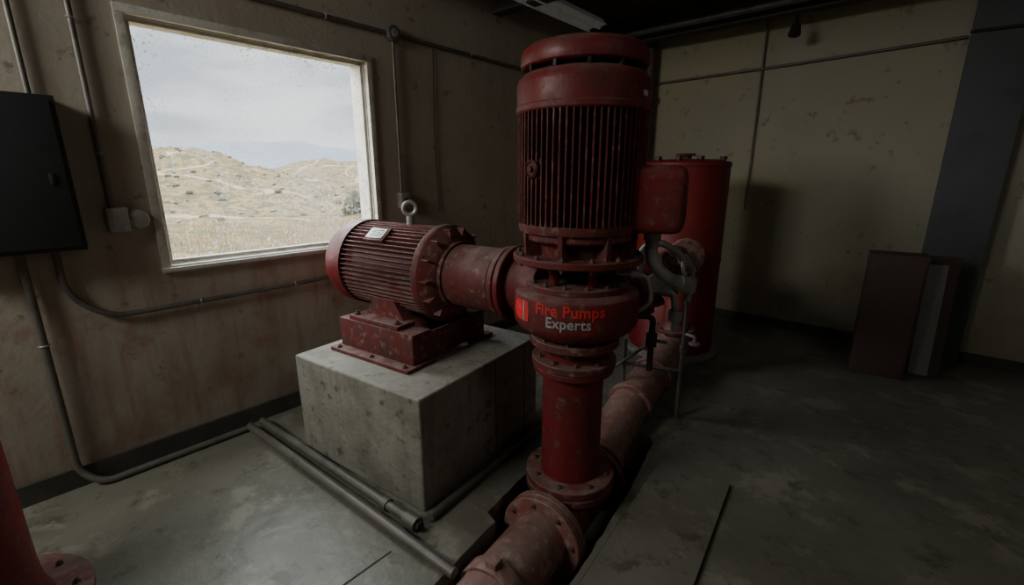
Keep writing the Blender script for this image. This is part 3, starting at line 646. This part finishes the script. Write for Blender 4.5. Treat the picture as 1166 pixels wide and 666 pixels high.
def mz(x, y):
    r = math.exp(-((x + 560) / 60) ** 2)
    return 2 + r * (28 * math.exp(-((y - 175) / 70) ** 2) + 33 * math.exp(-((y - 270) / 60) ** 2) + 24 * math.exp(-((y - 370) / 60) ** 2) + 14 * math.exp(-((y - 80) / 80) ** 2)) + 6 * noise.noise(V(x * .012, y * .012, 1)) + 3 * noise.noise(V(x * .04, y * .04, 4))
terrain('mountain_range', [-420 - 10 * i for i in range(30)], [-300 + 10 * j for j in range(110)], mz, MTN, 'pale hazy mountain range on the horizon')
def shrub_mesh():
    bm = bmesh.new()
    for k in range(6):
        t = bmesh.new(); bmesh.ops.create_icosphere(t, subdivisions=3, radius=.5)
        off = V(random.uniform(-.4, .4), random.uniform(-.4, .4), random.uniform(.1, .45)); s = random.uniform(.5, .9)
        for v in t.verts: v.co = v.co * s * (1 + .8 * noise.noise(v.co * 9 + off * 9)) + off
        me = bpy.data.meshes.new('t'); t.to_mesh(me); bm.from_mesh(me); bpy.data.meshes.remove(me); t.free()
    me = bpy.data.meshes.new('shrub'); bm.to_mesh(me); bm.free(); me.materials.append(SHRUB); return me
SM = [shrub_mesh() for _ in range(3)]
placed = []
while len(placed) < 240:
    d = 26 + 60 * random.random(); t = random.uniform(.12, .62); x = -d; y = t * (d + 3.1) * .95
    if any((x - a) ** 2 + (y - c) ** 2 < 1.4 for a, c in placed): continue
    if (x + 26) ** 2 + (y - 16.6) ** 2 < 9: continue
    placed.append((x, y)); s = random.uniform(.2, .48); i = len(placed)
    o = bpy.data.objects.new('desert_shrub', SM[i % 3]); C.objects.link(o); o.location = (x, y, hz(x, y) - .05); o.scale = (s, s, s * .7); o.rotation_euler = (0, 0, random.random() * 6)
    o['label'] = 'small olive-brown desert shrub on the dry hillside'; o['category'] = 'shrub'; o['group'] = 'desert shrubs on the hillside'
for (tx, ty, ts) in ((-26, 16.9, 1.3), (-22, 15.8, .8), (-30, 20.2, 1.1)):
    o = bpy.data.objects.new('tree', SM[0]); C.objects.link(o); o.location = (tx, ty, hz(tx, ty)); o.scale = (ts, ts, ts * 1.25); o['label'] = 'taller grey-green bushy tree outside the window'; o['category'] = 'tree'; o['group'] = 'bushy trees outside the window'
bm = bmesh.new()
for i in range(7000):
    x = -random.uniform(6.0, 21); y = random.uniform(.10, .72) * (-x + 3.1); z = hz(x, y)
    h = random.uniform(.15, .60) * (1 if noise.noise(V(x * .5, y * .5, 0)) > -.1 else .4); a = random.random() * 6.28; w = .012; l = V(random.uniform(-.15, .15), random.uniform(-.15, .15), h)
    c = V(x, y, z - .02); s = V(math.cos(a) * w, math.sin(a) * w, 0)
    bm.faces.new([bm.verts.new(c - s), bm.verts.new(c + s), bm.verts.new(c + l)])
me = bpy.data.meshes.new('dry_grass'); bm.to_mesh(me); bm.free(); me.materials.append(GRASS)
o = bpy.data.objects.new('dry_grass', me); C.objects.link(o); o['kind'] = 'stuff'; o['label'] = 'dry yellow grass blades growing outside the window'; o['category'] = 'grass'

# ------------------------------------------------------------------ world and lights
w = bpy.data.worlds.new('World'); bpy.context.scene.world = w; w.use_nodes = True; nt = w.node_tree
bg = nt.nodes['Background']
tc = nt.nodes.new('ShaderNodeTexCoord'); sp2 = nt.nodes.new('ShaderNodeSeparateXYZ'); nt.links.new(tc.outputs['Generated'], sp2.inputs[0])
mp = nt.nodes.new('ShaderNodeMapping'); mp.inputs['Scale'].default_value = (1, 1, 4); nt.links.new(tc.outputs['Generated'], mp.inputs[0])
nz = nt.nodes.new('ShaderNodeTexNoise'); nz.inputs['Scale'].default_value = 3.0; nz.inputs['Detail'].default_value = 6; nt.links.new(mp.outputs[0], nz.inputs['Vector'])
cr = nt.nodes.new('ShaderNodeMix'); cr.data_type = 'RGBA'; cr.inputs[6].default_value = (.97, 1.07, 1.18, 1); cr.inputs[7].default_value = (1.75, 1.79, 1.83, 1)
mr0 = nt.nodes.new('ShaderNodeMapRange'); mr0.inputs['From Min'].default_value = .40; mr0.inputs['From Max'].default_value = .60; nt.links.new(nz.outputs['Fac'], mr0.inputs['Value'])
nt.links.new(mr0.outputs['Result'], cr.inputs[0]); nt.links.new(cr.outputs[2], bg.inputs['Color'])
mr = nt.nodes.new('ShaderNodeMapRange'); mr.inputs['From Min'].default_value = .22; mr.inputs['From Max'].default_value = .55; mr.inputs['To Min'].default_value = 1.0; mr.inputs['To Max'].default_value = 8.5
nt.links.new(sp2.outputs['Z'], mr.inputs['Value']); nt.links.new(mr.outputs['Result'], bg.inputs['Strength'])
def light(name, typ, loc, target, energy, color=(1, 1, 1), size=1, size_y=None):
    l = bpy.data.lights.new(name, typ); l.energy = energy; l.color = color
    o = bpy.data.objects.new(name, l); C.objects.link(o); o.location = loc
    o.rotation_euler = (Vector(target) - Vector(loc)).to_track_quat('-Z', 'Y').to_euler()
    if typ == 'AREA':
        l.shape = 'RECTANGLE'; l.size = size; l.size_y = size_y or size
    return o
po = light('window_portal', 'AREA', (-.24, (WY0 + WY1) / 2, (WZ0 + WZ1) / 2), (1, (WY0 + WY1) / 2, (WZ0 + WZ1) / 2), 1, size=1.36, size_y=1.29)
po.data.cycles.is_portal = True
s = light('cloud_sun', 'SUN', (-5, -6, 3), (-5 + .53, -6 + .84, 3 - .03), 9.0, (1, .97, .90)); s.data.angle = math.radians(62)
light('added_left_fill', 'AREA', (.7, -1.9, 2.9), (.3, 1.6, .6), 56, (1, .99, .93), 1.4, .6)  # unseen area light, added to fill the left wall and near floor
light('added_back_fill', 'AREA', (4.6, 1.0, 3.0), (2.6, 4.6, .9), 7, (1, .98, .90), 1.6, 1.0)  # unseen area light, added to lift the shadow on the back wall

# ------------------------------------------------------------------ camera
cam = bpy.data.cameras.new('Camera'); co = bpy.data.objects.new('Camera', cam); C.objects.link(co)
cam.sensor_width = 36; cam.lens = 520 / 1166 * 36; cam.clip_end = 2000
co.location = (3.1, 0, 1.6)
yaw = math.radians(41); pit = math.radians(14.5)
f = V(-math.sin(yaw) * math.cos(pit), math.cos(yaw) * math.cos(pit), -math.sin(pit))
co.rotation_euler = f.to_track_quat('-Z', 'Y').to_euler()
bpy.context.scene.camera = co
